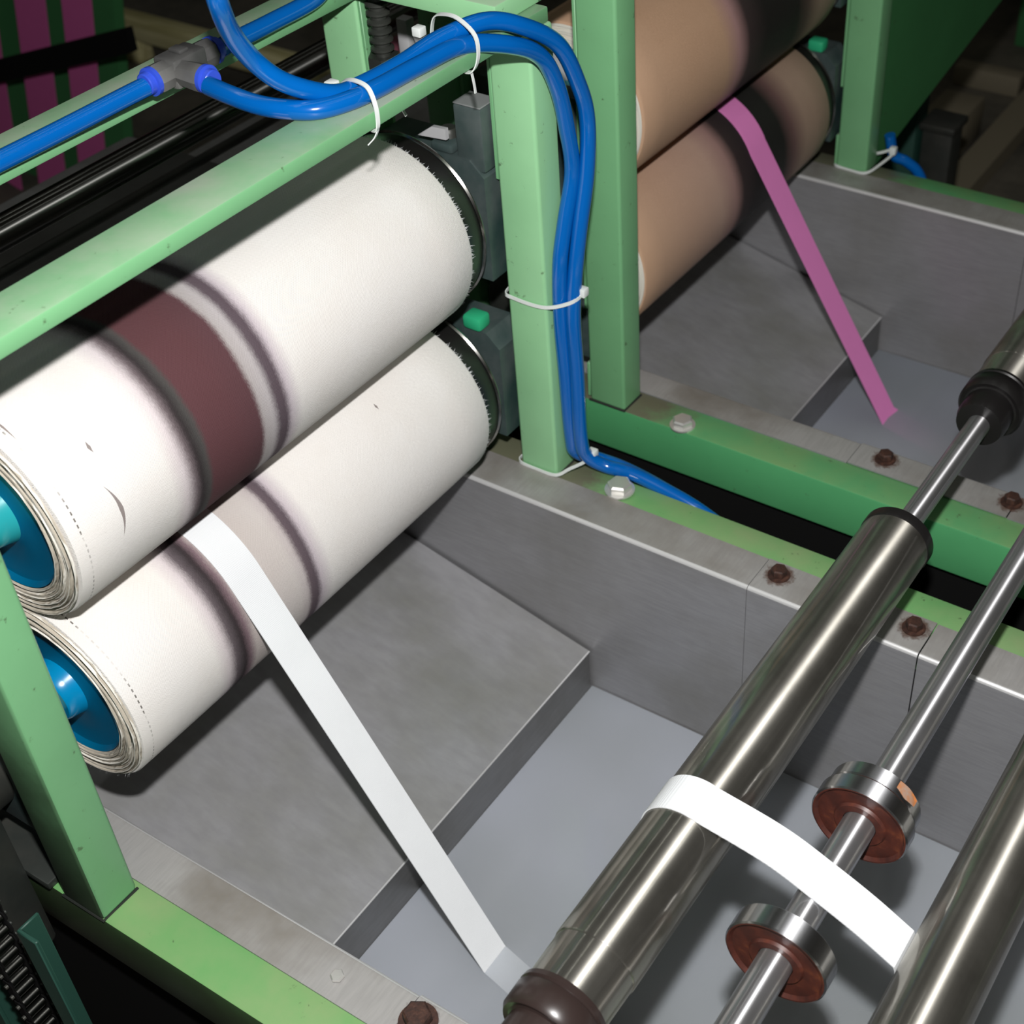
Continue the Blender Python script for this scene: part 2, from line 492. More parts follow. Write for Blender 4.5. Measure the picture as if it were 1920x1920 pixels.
class MB:
    """collects shapes given in world metres; build() makes ONE object whose origin is given"""
    def __init__(self):
        self.bm = bmesh.new()

    def box(self, x0, x1, y0, y1, z0, z1, bev=0.0, seg=2):
        b = bmesh.new()
        r = bmesh.ops.create_cube(b, size=1.0)
        for v in b.verts:
            v.co = Vector(((x0 + x1) / 2 + v.co.x * (x1 - x0), (y0 + y1) / 2 + v.co.y * (y1 - y0), (z0 + z1) / 2 + v.co.z * (z1 - z0)))
        if bev > 0:
            bmesh.ops.bevel(b, geom=b.edges[:], offset=bev, segments=seg, profile=0.5, affect='EDGES')
        self._merge(b)
        return self

    def _merge(self, b):
        me = bpy.data.meshes.new('tmp')
        b.to_mesh(me)
        b.free()
        self.bm.from_mesh(me)
        bpy.data.meshes.remove(me)

    def lathe(self, prof, c, axis='Y', seg=64, caps=True, smooth=True):
        """prof: (distance along the axis, radius); c: the centre coordinates of the axis origin"""
        rings = []
        for (d, r) in prof:
            ring = []
            for i in range(seg):
                a = 2 * PI * i / seg
                u, v = r * math.cos(a), r * math.sin(a)
                if axis == 'Y':
                    p = (c[0] + u, c[1] + d, c[2] + v)
                elif axis == 'Z':
                    p = (c[0] + u, c[1] + v, c[2] + d)
                else:
                    p = (c[0] + d, c[1] + u, c[2] + v)
                ring.append(self.bm.verts.new(p))
            rings.append(ring)
        for a, b in zip(rings[:-1], rings[1:]):
            for i in range(seg):
                j = (i + 1) % seg
                f = self.bm.faces.new((a[i], a[j], b[j], b[i]))
                f.smooth = smooth
        if caps:
            self.bm.faces.new(rings[0])
            self.bm.faces.new(rings[-1])
        return self

    def prism(self, pts, axis, a0, a1):
        """closed outline in the plane across `axis`, extruded from a0 to a1"""
        def P(p, a):
            if axis == 'X':
                return (a, p[0], p[1])
            if axis == 'Y':
                return (p[0], a, p[1])
            return (p[0], p[1], a)
        A = [self.bm.verts.new(P(p, a0)) for p in pts]
        B = [self.bm.verts.new(P(p, a1)) for p in pts]
        n = len(pts)
        for i in range(n):
            j = (i + 1) % n
            self.bm.faces.new((A[i], A[j], B[j], B[i]))
        self.bm.faces.new(A)
        self.bm.faces.new(B)
        return self

    def hexa(self, p8):
        vs = [self.bm.verts.new(p) for p in p8]
        for q in ((0, 1, 2, 3), (4, 5, 6, 7), (0, 1, 5, 4), (1, 2, 6, 5), (2, 3, 7, 6), (3, 0, 4, 7)):
            self.bm.faces.new([vs[i] for i in q])
        return self

    def tube(self, pts, r, seg=14, closed=False, sub=8, caps=True):
        P = spline(pts, sub, closed)
        n = len(P)
        T = []
        for i in range(n):
            a = P[(i - 1) % n] if (closed or i > 0) else P[i]
            b = P[(i + 1) % n] if (closed or i < n - 1) else P[i]
            T.append((b - a).normalized())
        nrm = T[0].orthogonal().normalized()
        rings = []
        for i in range(n):
            if i > 0:
                nrm = (nrm - T[i] * nrm.dot(T[i])).normalized()
            bn = T[i].cross(nrm)
            rings.append([self.bm.verts.new(P[i] + nrm * (r * math.cos(2 * PI * k / seg)) + bn * (r * math.sin(2 * PI * k / seg))) for k in range(seg)])
        rng = range(n) if closed else range(n - 1)
        for i in rng:
            a, b = rings[i], rings[(i + 1) % n]
            for k in range(seg):
                f = self.bm.faces.new((a[k], a[(k + 1) % seg], b[(k + 1) % seg], b[k]))
                f.smooth = True
        if caps and not closed:
            self.bm.faces.new(rings[0])
            self.bm.faces.new(rings[-1])
        return self

    def strap(self, pts, width, thick, wdir, closed=False, sub=6, smooth=True):
        """flat strap following pts; wdir = direction of its width"""
        P = spline(pts, sub, closed)
        n = len(P)
        wd0 = Vector(wdir).normalized()
        rings = []
        for i in range(n):
            a = P[(i - 1) % n] if (closed or i > 0) else P[i]
            b = P[(i + 1) % n] if (closed or i < n - 1) else P[i]
            t = (b - a).normalized()
            wd = (wd0 - t * wd0.dot(t)).normalized()
            nn = t.cross(wd)
            rings.append([self.bm.verts.new(P[i] + wd * (sx * width / 2) + nn * (sy * thick / 2)) for sx, sy in ((-1, -1), (1, -1), (1, 1), (-1, 1))])
        rng = range(n) if closed else range(n - 1)
        for i in rng:
            a, b = rings[i], rings[(i + 1) % n]
            for k in range(4):
                f = self.bm.faces.new((a[k], a[(k + 1) % 4], b[(k + 1) % 4], b[k]))
                f.smooth = True
        if not closed:
            self.bm.faces.new(rings[0])
            self.bm.faces.new(rings[-1])
        return self

    def build(self, name, m, parent=None, origin=None):
        bmesh.ops.recalc_face_normals(self.bm, faces=self.bm.faces[:])
        base = wpos(parent) if parent is not None else Vector((0, 0, 0))
        if origin is None:
            if parent is None:
                vs = self.bm.verts
                xs = [v.co.x for v in vs]; ys = [v.co.y for v in vs]; zs = [v.co.z for v in vs]
                origin = Vector(((min(xs) + max(xs)) / 2, (min(ys) + max(ys)) / 2, min(zs)))
            else:
                origin = base
        origin = Vector(origin)
        for v in self.bm.verts:
            v.co -= origin
        me = bpy.data.meshes.new(name)
        self.bm.to_mesh(me)
        self.bm.free()
        me.set_sharp_from_angle(angle=math.radians(38))
        o = link(name, me, m, parent)
        o.location = origin - base
        return o


def spline(pts, sub=8, closed=False):
    P = [Vector(p) for p in pts]
    if sub <= 1:
        return P
    n = len(P)
    out = []
    rng = range(n) if closed else range(n - 1)
    for i in rng:
        if closed:
            p0, p1, p2, p3 = P[(i - 1) % n], P[i], P[(i + 1) % n], P[(i + 2) % n]
        else:
            p1, p2 = P[i], P[i + 1]
            p0 = P[i - 1] if i > 0 else p1 * 2 - p2
            p3 = P[i + 2] if i + 2 < n else p2 * 2 - p1
        for k in range(sub):
            t = k / sub
            out.append(0.5 * ((2 * p1) + (p2 - p0) * t + (2 * p0 - 5 * p1 + 4 * p2 - p3) * t * t + (3 * p1 - p0 - 3 * p2 + p3) * t ** 3))
    if not closed:
        out.append(P[-1])
    return out


def tag(o, label, cat, group=None, kind=None):
    o['label'] = label
    o['category'] = cat
    if group:
        o['group'] = group
    if kind:
        o['kind'] = kind
    return o


def thing(name, loc, label, cat, group=None):
    o = bpy.data.objects.new(name, None)
    o.empty_display_size = 0.05
    COL.objects.link(o)
    o.location = loc
    return tag(o, label, cat, group)


def clone(o, parent=None):
    c = o.copy()
    COL.objects.link(c)
    if parent is not None:
        c.parent = parent
    for ch in list(o.children):
        clone(ch, c)
    return c


PITCH = 0.878                 # distance from one bath unit to the next
RIM = 0.75                    # height of the tank rims
ZB = 1.297                    # underside of the roller-stand top bars

# ------------------------------------------------------------------ setting
fl = MB().box(-7, 4, -2, 9, -0.1, 0.0).build('floor', CONC)
fl['kind'] = 'structure'
wb = MB().box(-7, 4, 9, 9.15, 0, 5).build('wall_back', WALLM)
wb['kind'] = 'structure'
wl = MB().box(-7.15, -7, -2, 9.15, 0, 5).build('wall_left', WALLM)
wl['kind'] = 'structure'


# ------------------------------------------------------------------ machine frames
XR = 0.75                    # right end of the baths (outside the picture)
XL = -1.75


def frame(dy, label, strip_to, low_strip, panel=False):
    g = GREEN
    t = thing('roller_stand', (-0.5, 0.74 + dy, 0.0), label, 'frame', None)
    railm = GREEN_RAIL if dy == 0 else GREEN2
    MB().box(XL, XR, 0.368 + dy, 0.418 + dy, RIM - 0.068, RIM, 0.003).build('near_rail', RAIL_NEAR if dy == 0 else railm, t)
    MB().box(XL, XR, 0.385 + dy, 0.388 + dy, 0.12, RIM - 0.068).build('gap_shade_sheet', DEADBLACK, t)  # added black sheet, stands in for shade in the gap under the rail
    MB().box(XL, XR, 1.082 + dy, 1.131 + dy, RIM - 0.068, RIM, 0.003).build('far_rail', railm, t)
    for sy in (0.368, 1.082):
        for x in (XL + 0.03, XR - 0.08):
            MB().box(x, x + 0.05, sy + dy, sy + 0.049 + dy, 0.0, RIM - 0.068, 0.003).build('leg', g, t)
    for yy in (0.368, 1.092):
        for x0 in (-1.068, -0.850):
            p = MB().box(x0, x0 + 0.052, yy + dy, yy + 0.041 + dy, RIM, ZB, 0.004, 3)
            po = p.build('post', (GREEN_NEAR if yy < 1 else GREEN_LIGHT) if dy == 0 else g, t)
            # folded lip that guides the bearing blocks
            lipx = x0 - 0.0045 if x0 > -0.9 else x0 + 0.052
            MB().box(lipx, lipx + 0.0045, yy + dy + 0.002, yy + dy + 0.03, strip_to, ZB - 0.002, 0.0008, 1).build('guide_lip', g, po)
            if low_strip:
                MB().box(lipx, lipx + 0.0045, yy + dy + 0.002, yy + dy + 0.03, RIM + 0.004, low_strip, 0.0008, 1).build('guide_lip', g, po)
    for x0, x1, dz in ((-0.850, -0.800, 0), (-1.060, -1.010, -0.003)):
        MB().box(x0, x1, 0.366 + dy, 1.129 + dy, ZB + dz, ZB + 0.0155 + dz, 0.0022, 2).build('top_bar', g, t)
    MB().box(-1.062, -0.812, 1.060 + dy, 1.235 + dy, ZB + 0.0158, ZB + 0.036, 0.002, 2).build('cross_plate', GREEN_LIGHT, t)
    MB().box(-1.062, -0.812, 0.250 + dy, 0.400 + dy, ZB + 0.0158, ZB + 0.036, 0.002, 2).build('cross_plate', GREEN_LIGHT, t)
    # grimy weld under the posts
    for yy in (0.368, 1.092):
        b = MB()
        b.tube([(-0.851, yy + dy, RIM + 0.0004), (-0.7982, yy + dy, RIM + 0.0004), (-0.7982, yy + dy + 0.041, RIM + 0.0004)], 0.0016, 6, sub=1)
        b.build('weld_bead', DARKIRON, t)
    return t


fA = frame(0.0, 'green painted steel frame of the nearer bath, its posts carrying the white rollers', 1.13, None)
fB = frame(PITCH, 'green painted steel frame of the farther bath, its posts carrying the tan rollers', 0.885, 0.805)
# big side panel beyond the farther frame
MB().prism([(2.015, 1.75), (2.015, 0.735), (2.60, 0.835), (4.2, 1.10), (4.2, 1.75)], 'X', -0.822, -0.808).build('side_panel', DGREEN, fB)


# ------------------------------------------------------------------ baths
def bath(dy, label):
    t = thing('dye_bath', (-0.5, 0.748 + dy, 0.35), label, 'tank')
    y0, y1 = 0.459 + dy, 1.038 + dy
    zb = 0.36
    th = 0.002
    joints = [XL, -0.511, -0.311, XR]
    e = 0.0
    for i in range(3):
        a, b = joints[i] + (0.0006 if i else 0), joints[i + 1] - 0.0006
        lift = 0.0 if i != 1 else 0.0012
        for side in (0, 1):
            if side:
                yi, yo, s = y1 - lift, 1.091 + dy, 1
            else:
                yi, yo, s = y0 + lift, 0.4135 + dy, -1
            # wall, rounded fold and flange in one bent sheet
            prof = [(yi, zb), (yi, RIM - 0.004)]
            for k in range(1, 6):
                an = k / 5 * PI / 2
                prof.append((yi + s * 0.0055 * (1 - math.cos(an)), RIM - 0.004 + 0.0062 * math.sin(an) + lift))
            prof.append((yo, RIM + 0.0022 + lift))
            back = [(yo, RIM + 0.0003 + lift), (yi + s * 0.008, RIM + 0.0003 + lift), (yi + s * th, RIM - 0.006), (yi + s * th, zb)]
            pb = MB()
            pb.prism(prof + back, 'X', a, b)
            o = pb.build('wall_sheet', SHEET, t)
            o.data.materials.append(FLANGE)
            o.data.materials.append(EDGE)
            for f in o.data.polygons:
                n = f.normal
                if n.z > 0.97:
                    f.material_index = 1
                elif 0.15 < n.z < 0.97 and f.center.z + wpos(o).z > RIM - 0.01:
                    f.material_index = 2
    MB().box(XL, XR, y0, y1, zb - 0.003, zb).build('tank_bottom', SHEET, t)
    MB().box(XL - 0.002, XL, y0, y1, zb - 0.003, RIM).build('end_sheet', SHEET, t)
    MB().box(XR, XR + 0.002, y0, y1, zb - 0.003, RIM).build('end_sheet', SHEET, t)
    # sloping drip tray with a folded front lip
    xe, ze = -0.723, CZ - 1.308
    xs = XL + 0.01
    zs = ze + 0.246 * (xe - xs)
    m = MB()
    m.hexa([(xs, y0 + 0.002, zs - 0.002), (xe, y0 + 0.002, ze - 0.002), (xe, y1 - 0.004, ze - 0.002), (xs, y1 - 0.004, zs - 0.002),
            (xs, y0 + 0.002, zs), (xe, y0 + 0.002, ze), (xe, y1 - 0.004, ze), (xs, y1 - 0.004, zs)])
    m.build('drip_tray', TRAY, t)
    MB().box(xe - 0.002, xe, y0 + 0.002, y1 - 0.0045, zb, ze - 0.0003).build('tray_lip', LIPM, t)
    MB().tube([(xe, y0 + 0.003, ze - 0.0006), (xe, y1 - 0.0045, ze - 0.0006)], 0.0012, 8, sub=1).build('folded_edge', EDGE, t)
    return t


bA = bath(0.0, 'open stainless steel bath under the white rollers, with a sloping drip tray')
bB = bath(PITCH, 'open stainless steel bath under the tan rollers, beyond the green double rail')


def liquid(dy, label):
    x0 = -0.7225
    m = MB().box(x0, XR - 0.001, 0.4605 + dy, 1.036 + dy, 0.3615, CZ - 1.373)
    o = m.build('bath_liquid', LIQUID)
    tag(o, label, 'liquid', None, 'stuff')


liquid(0.0, 'cloudy blue grey liquid in the nearer bath where the white ribbon dips in')
liquid(PITCH, 'cloudy blue grey liquid in the farther bath where the pink ribbon dips in')


# ------------------------------------------------------------------ squeeze rollers
def squeeze_roller(zc, cover, label, blue, far=False, dy=0.0):
    xc, r = -0.9405, 0.107
    ya, yb = 0.483 + dy, 1.020 + dy
    t = thing('squeeze_roller', (xc, 0.74 + dy, zc - r), label, 'roller')
    o = (xc, ya, zc)
    prof = [(0.0, r - 0.020), (0.0, r - 0.005), (0.0012, r - 0.0018), (0.004, r - 0.0004)]
    L = yb - ya
    for k in range(1, 12):
        d = 0.004 + (L - 0.008) * k / 12
        prof.append((d, r + 0.0006 * math.sin(PI * k / 12)))
    prof += [(L - 0.004, r - 0.0004), (L - 0.0012, r - 0.0018), (L, r - 0.005), (L, r - 0.02)]
    MB().lathe(prof, o, seg=128, caps=False).build('cloth_cover', cover, t, origin=o)
    # wound cloth edges: stepped spiral layers between the disc and the cover
    ra, rb = 0.0765, r - 0.0035
    prof = []
    n = 9
    for k in range(n):
        q0 = ra + (rb - ra) * k / n
        q1 = ra + (rb - ra) * (k + 1) / n
        h = -0.0035 + 0.0030 * math.sin(2.1 * k + zc * 40) + (0.004 * (1 - k / n))
        prof += [(h * 0.5, q0), (h * 0.5 - 0.0016, q0 + 0.0006), (h * 0.5 - 0.0016, q1 - 0.0008), (h * 0.5 + 0.0005, q1)]
    MB().lathe(prof, o, seg=96, caps=False).build('wound_cloth_edge', RINGCLOTH if not far else PALECLOTH, t, origin=o)
    MB().lathe([(0.010, 0.0), (0.010, 0.0)][:0] + [(0.030, 0.0768), (0.002, 0.0768), (-0.001, 0.0755), (0.004, 0.072), (0.006, 0.060), (0.0065, 0.036), (0.004, 0.031)], o, seg=96, caps=False).build('end_disc', DISCBLUE if blue else PALEGREY, t, origin=o)
    MB().lathe([(0.006, 0.0325), (-0.003, 0.0300), (-0.010, 0.0285), (-0.0125, 0.0265), (-0.0125, 0.0150)], o, seg=48, caps=True).build('hub', HUBBLUE if zc < 1.0 else TEAL, t, origin=o)
    MB().lathe([(-0.130, 0.0185), (-0.0125, 0.0185)], o, seg=40).build('shaft', GREEN, t, origin=o)
    # far side: black end collar with a bright rim, then the shaft into its bearing
    oc = (xc, yb, zc)
    MB().lathe([(-0.004, 0.080), (0.0, 0.0985), (0.026, 0.0985), (0.030, 0.096), (0.030, 0.02)], oc, seg=96, caps=True).build('end_collar', BLACK, t, origin=oc)
    MB().lathe([(0.0275, 0.0988), (0.0295, 0.1005), (0.0315, 0.0995), (0.0325, 0.096)], oc, seg=96, caps=False).build('collar_rim', CHROME, t, origin=oc)
    MB().lathe([(0.0, 0.02), (0.085, 0.02)], oc, seg=32).build('shaft', SHAFT, t, origin=oc)
    # frayed fibres at the far rim
    bm = MB()
    rnd = random.Random(int(zc * 1000) + int(dy * 100))
    for k in range(420 if not far else 0):
        a = rnd.uniform(0, 2 * PI)
        l = rnd.uniform(0.001, 0.0042)
        side = rnd.choice((0, 1, 1))
        yy = yb - 0.001 if side else ya + 0.001
        sgn = 1 if side else -1
        c = Vector((xc + (r - 0.002) * math.cos(a), yy, zc + (r - 0.002) * math.sin(a)))
        rad = Vector((math.cos(a), 0, math.sin(a)))
        tan = Vector((-math.sin(a), 0, math.cos(a)))
        tip = c + rad * l * rnd.uniform(0.1, 0.9) + Vector((0, sgn * l, 0)) + tan * rnd.uniform(-0.002, 0.002)
        wv = 0.00022
        v = [bm.bm.verts.new(c + tan * wv), bm.bm.verts.new(c - tan * wv), bm.bm.verts.new(tip)]
        bm.bm.faces.new(v)
    if not far:
        f = bm.build('frayed_fibres', RIBWHITE, t)
        f['kind'] = 'stuff'
    return t


ZT, ZL = CZ - 0.769, CZ - 0.9830
squeeze_roller(ZT, TOPCOVER, 'upper white cloth covered roller with a wide maroon stained band', True)
squeeze_roller(ZL, LOWCOVER, 'lower white cloth covered roller that the white ribbon runs over', True)
squeeze_roller(ZT, TANTOP, 'upper tan roller with a broad black band behind the green post', False, True, PITCH)
squeeze_roller(ZL, TANLOW, 'lower tan roller that the pink ribbon runs over', False, True, PITCH)


# ------------------------------------------------------------------ bearing blocks
def bearing(dy, zc, side, label, tall):
    """side: 'far' or 'near' frame upright pair"""
    y0 = (1.078 if side == 'far' else 0.385) + dy
    t = thing('bearing_block', (-0.94, y0 + 0.02, zc - 0.07), label, 'bearing')
    if side == 'far':
        # housing body cut round the shaft
        body = MB()
        pts = [(-1.012, zc - 0.068), (-0.8575, zc - 0.068), (-0.8575, zc + 0.055), (-0.875, zc + 0.072), (-1.0, zc + 0.072), (-1.012, zc + 0.055)]
        body.prism(pts, 'Y', y0, y0 + 0.05)
        body.build('housing', BEAR, t)
        MB().lathe([(0, 0.058), (-0.010, 0.056), (-0.012, 0.050), (-0.012, 0.022)], (-0.9405, y0, zc), seg=48, caps=True).build('bearing_cap', BEAR, t)
        if tall:
            MB().box(-0.892, -0.8565, y0 + 0.002, y0 + 0.033, zc + 0.06, zc + 0.131, 0.003).build('slide_lug', BEAR, t)
            MB().box(-0.8915, -0.857, y0 + 0.0025, y0 + 0.0325, zc + 0.1308, zc + 0.1325, 0.0005, 1).build('dust_layer', DUST, t)
            MB().prism([(-0.940, zc + 0.086), (-0.902, zc + 0.089), (-0.902, zc + 0.101), (-0.920, zc + 0.100)], 'Y', y0 - 0.001, y0 + 0.004).build('label_plate', PALEGREY, t)
            MB().lathe([(0, 0.011), (0.03, 0.011), (0.034, 0.008)], (-0.915, y0 + 0.02, zc + 0.058), axis='Z', seg=20).build('grease_cup', DARKIRON, t)
            MB().box(-0.925, -0.897, y0 + 0.0, y0 + 0.03, zc + 0.0725, zc + 0.083, 0.003).build('bracket', BEAR, t)
        else:
            MB().box(-0.905, -0.880, y0 - 0.004, y0 + 0.018, zc + 0.0725, zc + 0.090, 0.004).build('green_fitting', GFIT, t)
            MB().lathe([(0, 0.018), (0.05, 0.018)], (-0.99, y0 + 0.02, zc + 0.07), axis='Z', seg=24).build('spacer', DARKIRON, t)
    else:
        MB().box(-1.012, -0.8575, y0, y0 + 0.028, zc - 0.068, zc + 0.068, 0.004).build('housing', BEAR, t)
        MB().lathe([(0, 0.05), (-0.03, 0.05), (-0.036, 0.04)], (-0.9405, y0, zc), seg=40).build('bearing_cap', DARKIRON, t)
    return t


bearing(0, ZT, 'far', 'dusty dark green bearing block at the far end of the upper white roller', True)
bearing(0, ZL, 'far', 'dark bearing block with a bright green fitting behind the lower white roller', False)
bearing(0, ZT, 'near', 'dark bearing block between the near posts, upper one', True)
bearing(0, ZL, 'near', 'dark bearing block between the near posts, lower one', False)
bearing(PITCH, ZT, 'far', 'dark bearing block at the far end of the upper tan roller', True)
bearing(PITCH, ZL, 'far', 'dark bearing block with a green fitting at the far end of the lower tan roller', False)
bearing(PITCH, ZT, 'near', 'dark bearing block at the near end of the upper tan roller', True)
bearing(PITCH, ZL, 'near', 'dark bearing block at the near end of the lower tan roller', False)

# adjusting screw between the uprights
t = thing('adjusting_screw', (-1.0, 1.098, 1.20), 'dark threaded adjusting screw under the green cross plate beside the rear post', 'screw')
rod = MB().lathe([(0, 0.0085), (0.11, 0.0085)], (-0.992, 1.098, 1.205), axis='Z', seg=20).build('rod', DARKIRON, t)
for k in range(7):
    MB().lathe([(0, 0.009), (0.0022, 0.0125), (0.0044, 0.0125), (0.0066, 0.009)], (-0.992, 1.098, 1.240 + k * 0.0095), axis='Z', seg=20, caps=False).build('thread_turn', DARKIRON, rod)
MB().lathe([(0, 0.017), (0.014, 0.017)], (-0.992, 1.098, 1.222), axis='Z', seg=6, smooth=False).build('nut', DARKIRON, t)


# ------------------------------------------------------------------ steel guide rollers
def guide_roller(dy, label, shaft_len):
    xc, zc, r = -0.3565, CZ - 0.9713, 0.0362
    t = thing('guide_roller', (xc, 0.75 + dy, zc - r), label, 'roller')
    o = (xc, 0.455 + dy, zc)
    MB().lathe([(0.0, 0.0335), (0.0005, 0.0346), (0.040, 0.0352), (0.0405, r - 0.0004), (0.042, r), (0.592, r), (0.5935, r - 0.001), (0.5935, 0.02)], o, seg=96, caps=True).build('steel_tube', POL, t, origin=o)
    MB().lathe([(-0.029, 0.030), (-0.030, 0.0345), (-0.026, 0.0372), (-0.008, 0.0375), (-0.006, 0.0360), (-0.0045, 0.0375), (0.0, 0.037), (0.001, 0.034)], o, seg=72, caps=False).build('end_cap', BROWNBLK if dy == 0 else BLACK, t, origin=o)
    MB().lathe([(-0.060, 0.026), (-0.052, 0.0285), (-0.030, 0.0285), (-0.028, 0.0335), (-0.022, 0.034)], o, seg=60, caps=True).build('bearing_nose', BROWNBLK if dy == 0 else BLACK, t, origin=o)
    MB().lathe([(0.592, r + 0.0006), (0.594, r + 0.0012), (0.604, r + 0.0012), (0.606, r - 0.001), (0.606, 0.012)], o, seg=72, caps=True).build('end_cap', BLACK, t, origin=o)
    MB().lathe([(0.600, 0.0125), (0.600 + shaft_len, 0.0125)], o, seg=40).build('shaft', SHAFT, t, origin=o)
    MB().lathe([(-0.34, 0.0125), (-0.055, 0.0125)], o, seg=32).build('shaft_stub', SHAFT, t, origin=o)
    return t


guide_roller(0.0, 'polished steel guide roller that the white ribbon wraps over', 0.216 - 0.055)
guide_roller(PITCH + 0.002, 'polished steel guide roller with a black ringed bearing over the farther bath', 0.25)

# tape passes over this thin shaft between rusty collars
XS, ZS, RS = -0.2426, CZ - 0.9812, 0.0144
t = thing('guide_shaft', (XS, 0.9, ZS - RS), 'thin steel shaft with rust faced collars, under the white ribbon', 'shaft')
o = (XS, 0.30, ZS)
MB().lathe([(0, RS), (2.1, RS)], o, seg=48).build('rod', SHAFT, t, origin=o)


def disc(y, th, rr, face, rim, label=None):
    oo = (XS, y, ZS)
    d = MB().lathe([(0.0012, RS + 0.0005), (0.0006, 0.022), (0.003, 0.0235), (0.003, rr - 0.005), (0.0, rr - 0.0028), (0.0, rr - 0.0014), (0.0012, rr), (th - 0.0012, rr), (th, rr - 0.0014), (th, RS + 0.0005)], oo, seg=80, caps=False).build('collar_disc', rim, t, origin=oo)
    d.data.materials.append(face)
    for f in d.data.polygons:
        if f.center.y < 0.0034 and math.hypot(f.center.x, f.center.z) < rr - 0.0020:
            f.material_index = 1
    if label:
        d['label'] = label
    return d


disc(0.572, 0.0205, 0.0432, RUSTFACE, DISCM, 'steel collar with a bright red rust face')
disc(0.722, 0.0175, 0.0432, RUSTFACE, DISCM, 'steel collar with a dark brown rust face')
disc(0.7425, 0.0150, 0.0405, RUST, DISCM, 'second steel collar with orange rust spots')
# orange rust patch on the rear collar's rim
pm = MB()
for k in range(10):
    a = math.radians(62 - k * 3.2)
    b = math.radians(62 - (k + 1) * 3.2)
    q = 0.0409
    w0 = 0.0016 + 0.003 * abs(k - 4.5) / 4.5
    w1 = 0.0016 + 0.003 * abs(k + 1 - 4.5) / 4.5
    vs = [pm.bm.verts.new((XS + q * math.cos(x), 0.7425 + yy, ZS + q * math.sin(x))) for x, yy in ((a, w0), (a, 0.0140 - w0 * 0.3), (b, 0.0140 - w1 * 0.3), (b, w1))]
    f = pm.bm.faces.new(vs)
    f.smooth = True
pm.build('rust_patch', RUSTORANGE, t)

# right-hand roller
XR3, ZR3, R3 = -0.1313, CZ - 1.0038, 0.0336
t = thing('guide_roller', (XR3, 0.9, ZR3 - R3), 'polished steel roller at the right edge that the white ribbon runs under', 'roller')
o = (XR3, 0.20, ZR3)
MB().lathe([(0, R3 - 0.001), (0.001, R3), (0.872, R3), (0.873, R3 - 0.001)], o, seg=96).build('steel_tube', POL, t, origin=o)
MB().lathe([(0.874, R3 + 0.001), (0.886, R3 + 0.001)], o, seg=60).build('end_cap', BLACK, t, origin=o)
MB().lathe([(0.88, 0.0125), (1.1, 0.0125)], o, seg=32).build('shaft', SHAFT, t, origin=o)


# ------------------------------------------------------------------ ribbons
def arc(xc, zc, r, a0, a1, n, y0, y1):
    return [(xc + r * math.cos(math.radians(a0 + (a1 - a0) * k / n)), y0 + (y1 - y0) * k / n, zc + r * math.sin(math.radians(a0 + (a1 - a0) * k / n))) for k in range(n + 1)]


def strapobj(name, pts, width, mtl, label, cat):
    b = MB()
    b.strap(pts, width, 0.0011, (0, 1, 0), sub=1)
    o = b.build(name, mtl)
    tag(o, label, cat)
    return o


XC, RC = -0.9405, 0.107
# white: nip -> over lower roller -> into the bath -> dip roller -> up and over the guide roller -> shaft -> right roller
RR = RC + 0.0012
pw = [(-1.16, 0.648, ZT - RC - 0.001), (-1.02, 0.648, ZT - RC - 0.0005), (-0.96, 0.648, ZT - RC)]
pw += arc(XC, ZL, RR, 88, 29.3, 14, 0.648, 0.648)
pw += [(-0.598, 0.6485, CZ - 1.373), (-0.540, 0.649, CZ - 1.405), (-0.52, 0.649, CZ - 1.42), (-0.510, 0.648, CZ - 1.415), (-0.505, 0.647, CZ - 1.40)]
pw += arc(-0.3565, CZ - 0.9713, 0.0371, 165.6, 70.0, 14, 0.645, 0.6455)
pw += spline([(-0.3438, 0.6455, CZ - 0.9364), (-0.2830, 0.6468, CZ - 0.9480), (-0.2390, 0.6475, CZ - 0.9655), (-0.202, 0.6475, CZ - 0.982), (-0.1675, 0.6475, CZ - 1.0010)], 8)[1:]
pw += arc(XR3, ZR3, R3 + 0.0010, 182, 205, 6, 0.6475, 0.6475)
pw += [(-0.172, 0.6475, CZ - 1.20), (-0.178, 0.6475, CZ - 1.40)]
strapobj('ribbon', pw, 0.0385, RIBWHITE, 'white woven ribbon running from the white rollers through the bath and over the guide roller', 'ribbon')
yp = 1.682
pp = [(-1.16, yp, ZT - RC - 0.001), (-1.02, yp, ZT - RC - 0.0005), (-0.96, yp, ZT - RC)]
pp += arc(XC, ZL, RR, 88, 25.7, 14, yp, yp - 0.004)
pp += [(-0.632, yp + 0.070, CZ - 1.373), (-0.562, yp + 0.088, CZ - 1.408), (-0.49, yp + 0.10, CZ - 1.46), (-0.45, yp + 0.10, CZ - 1.47)]
strapobj('ribbon', pp, 0.046, RIBPINK, 'pink woven ribbon running from the tan rollers into the farther bath', 'ribbon')


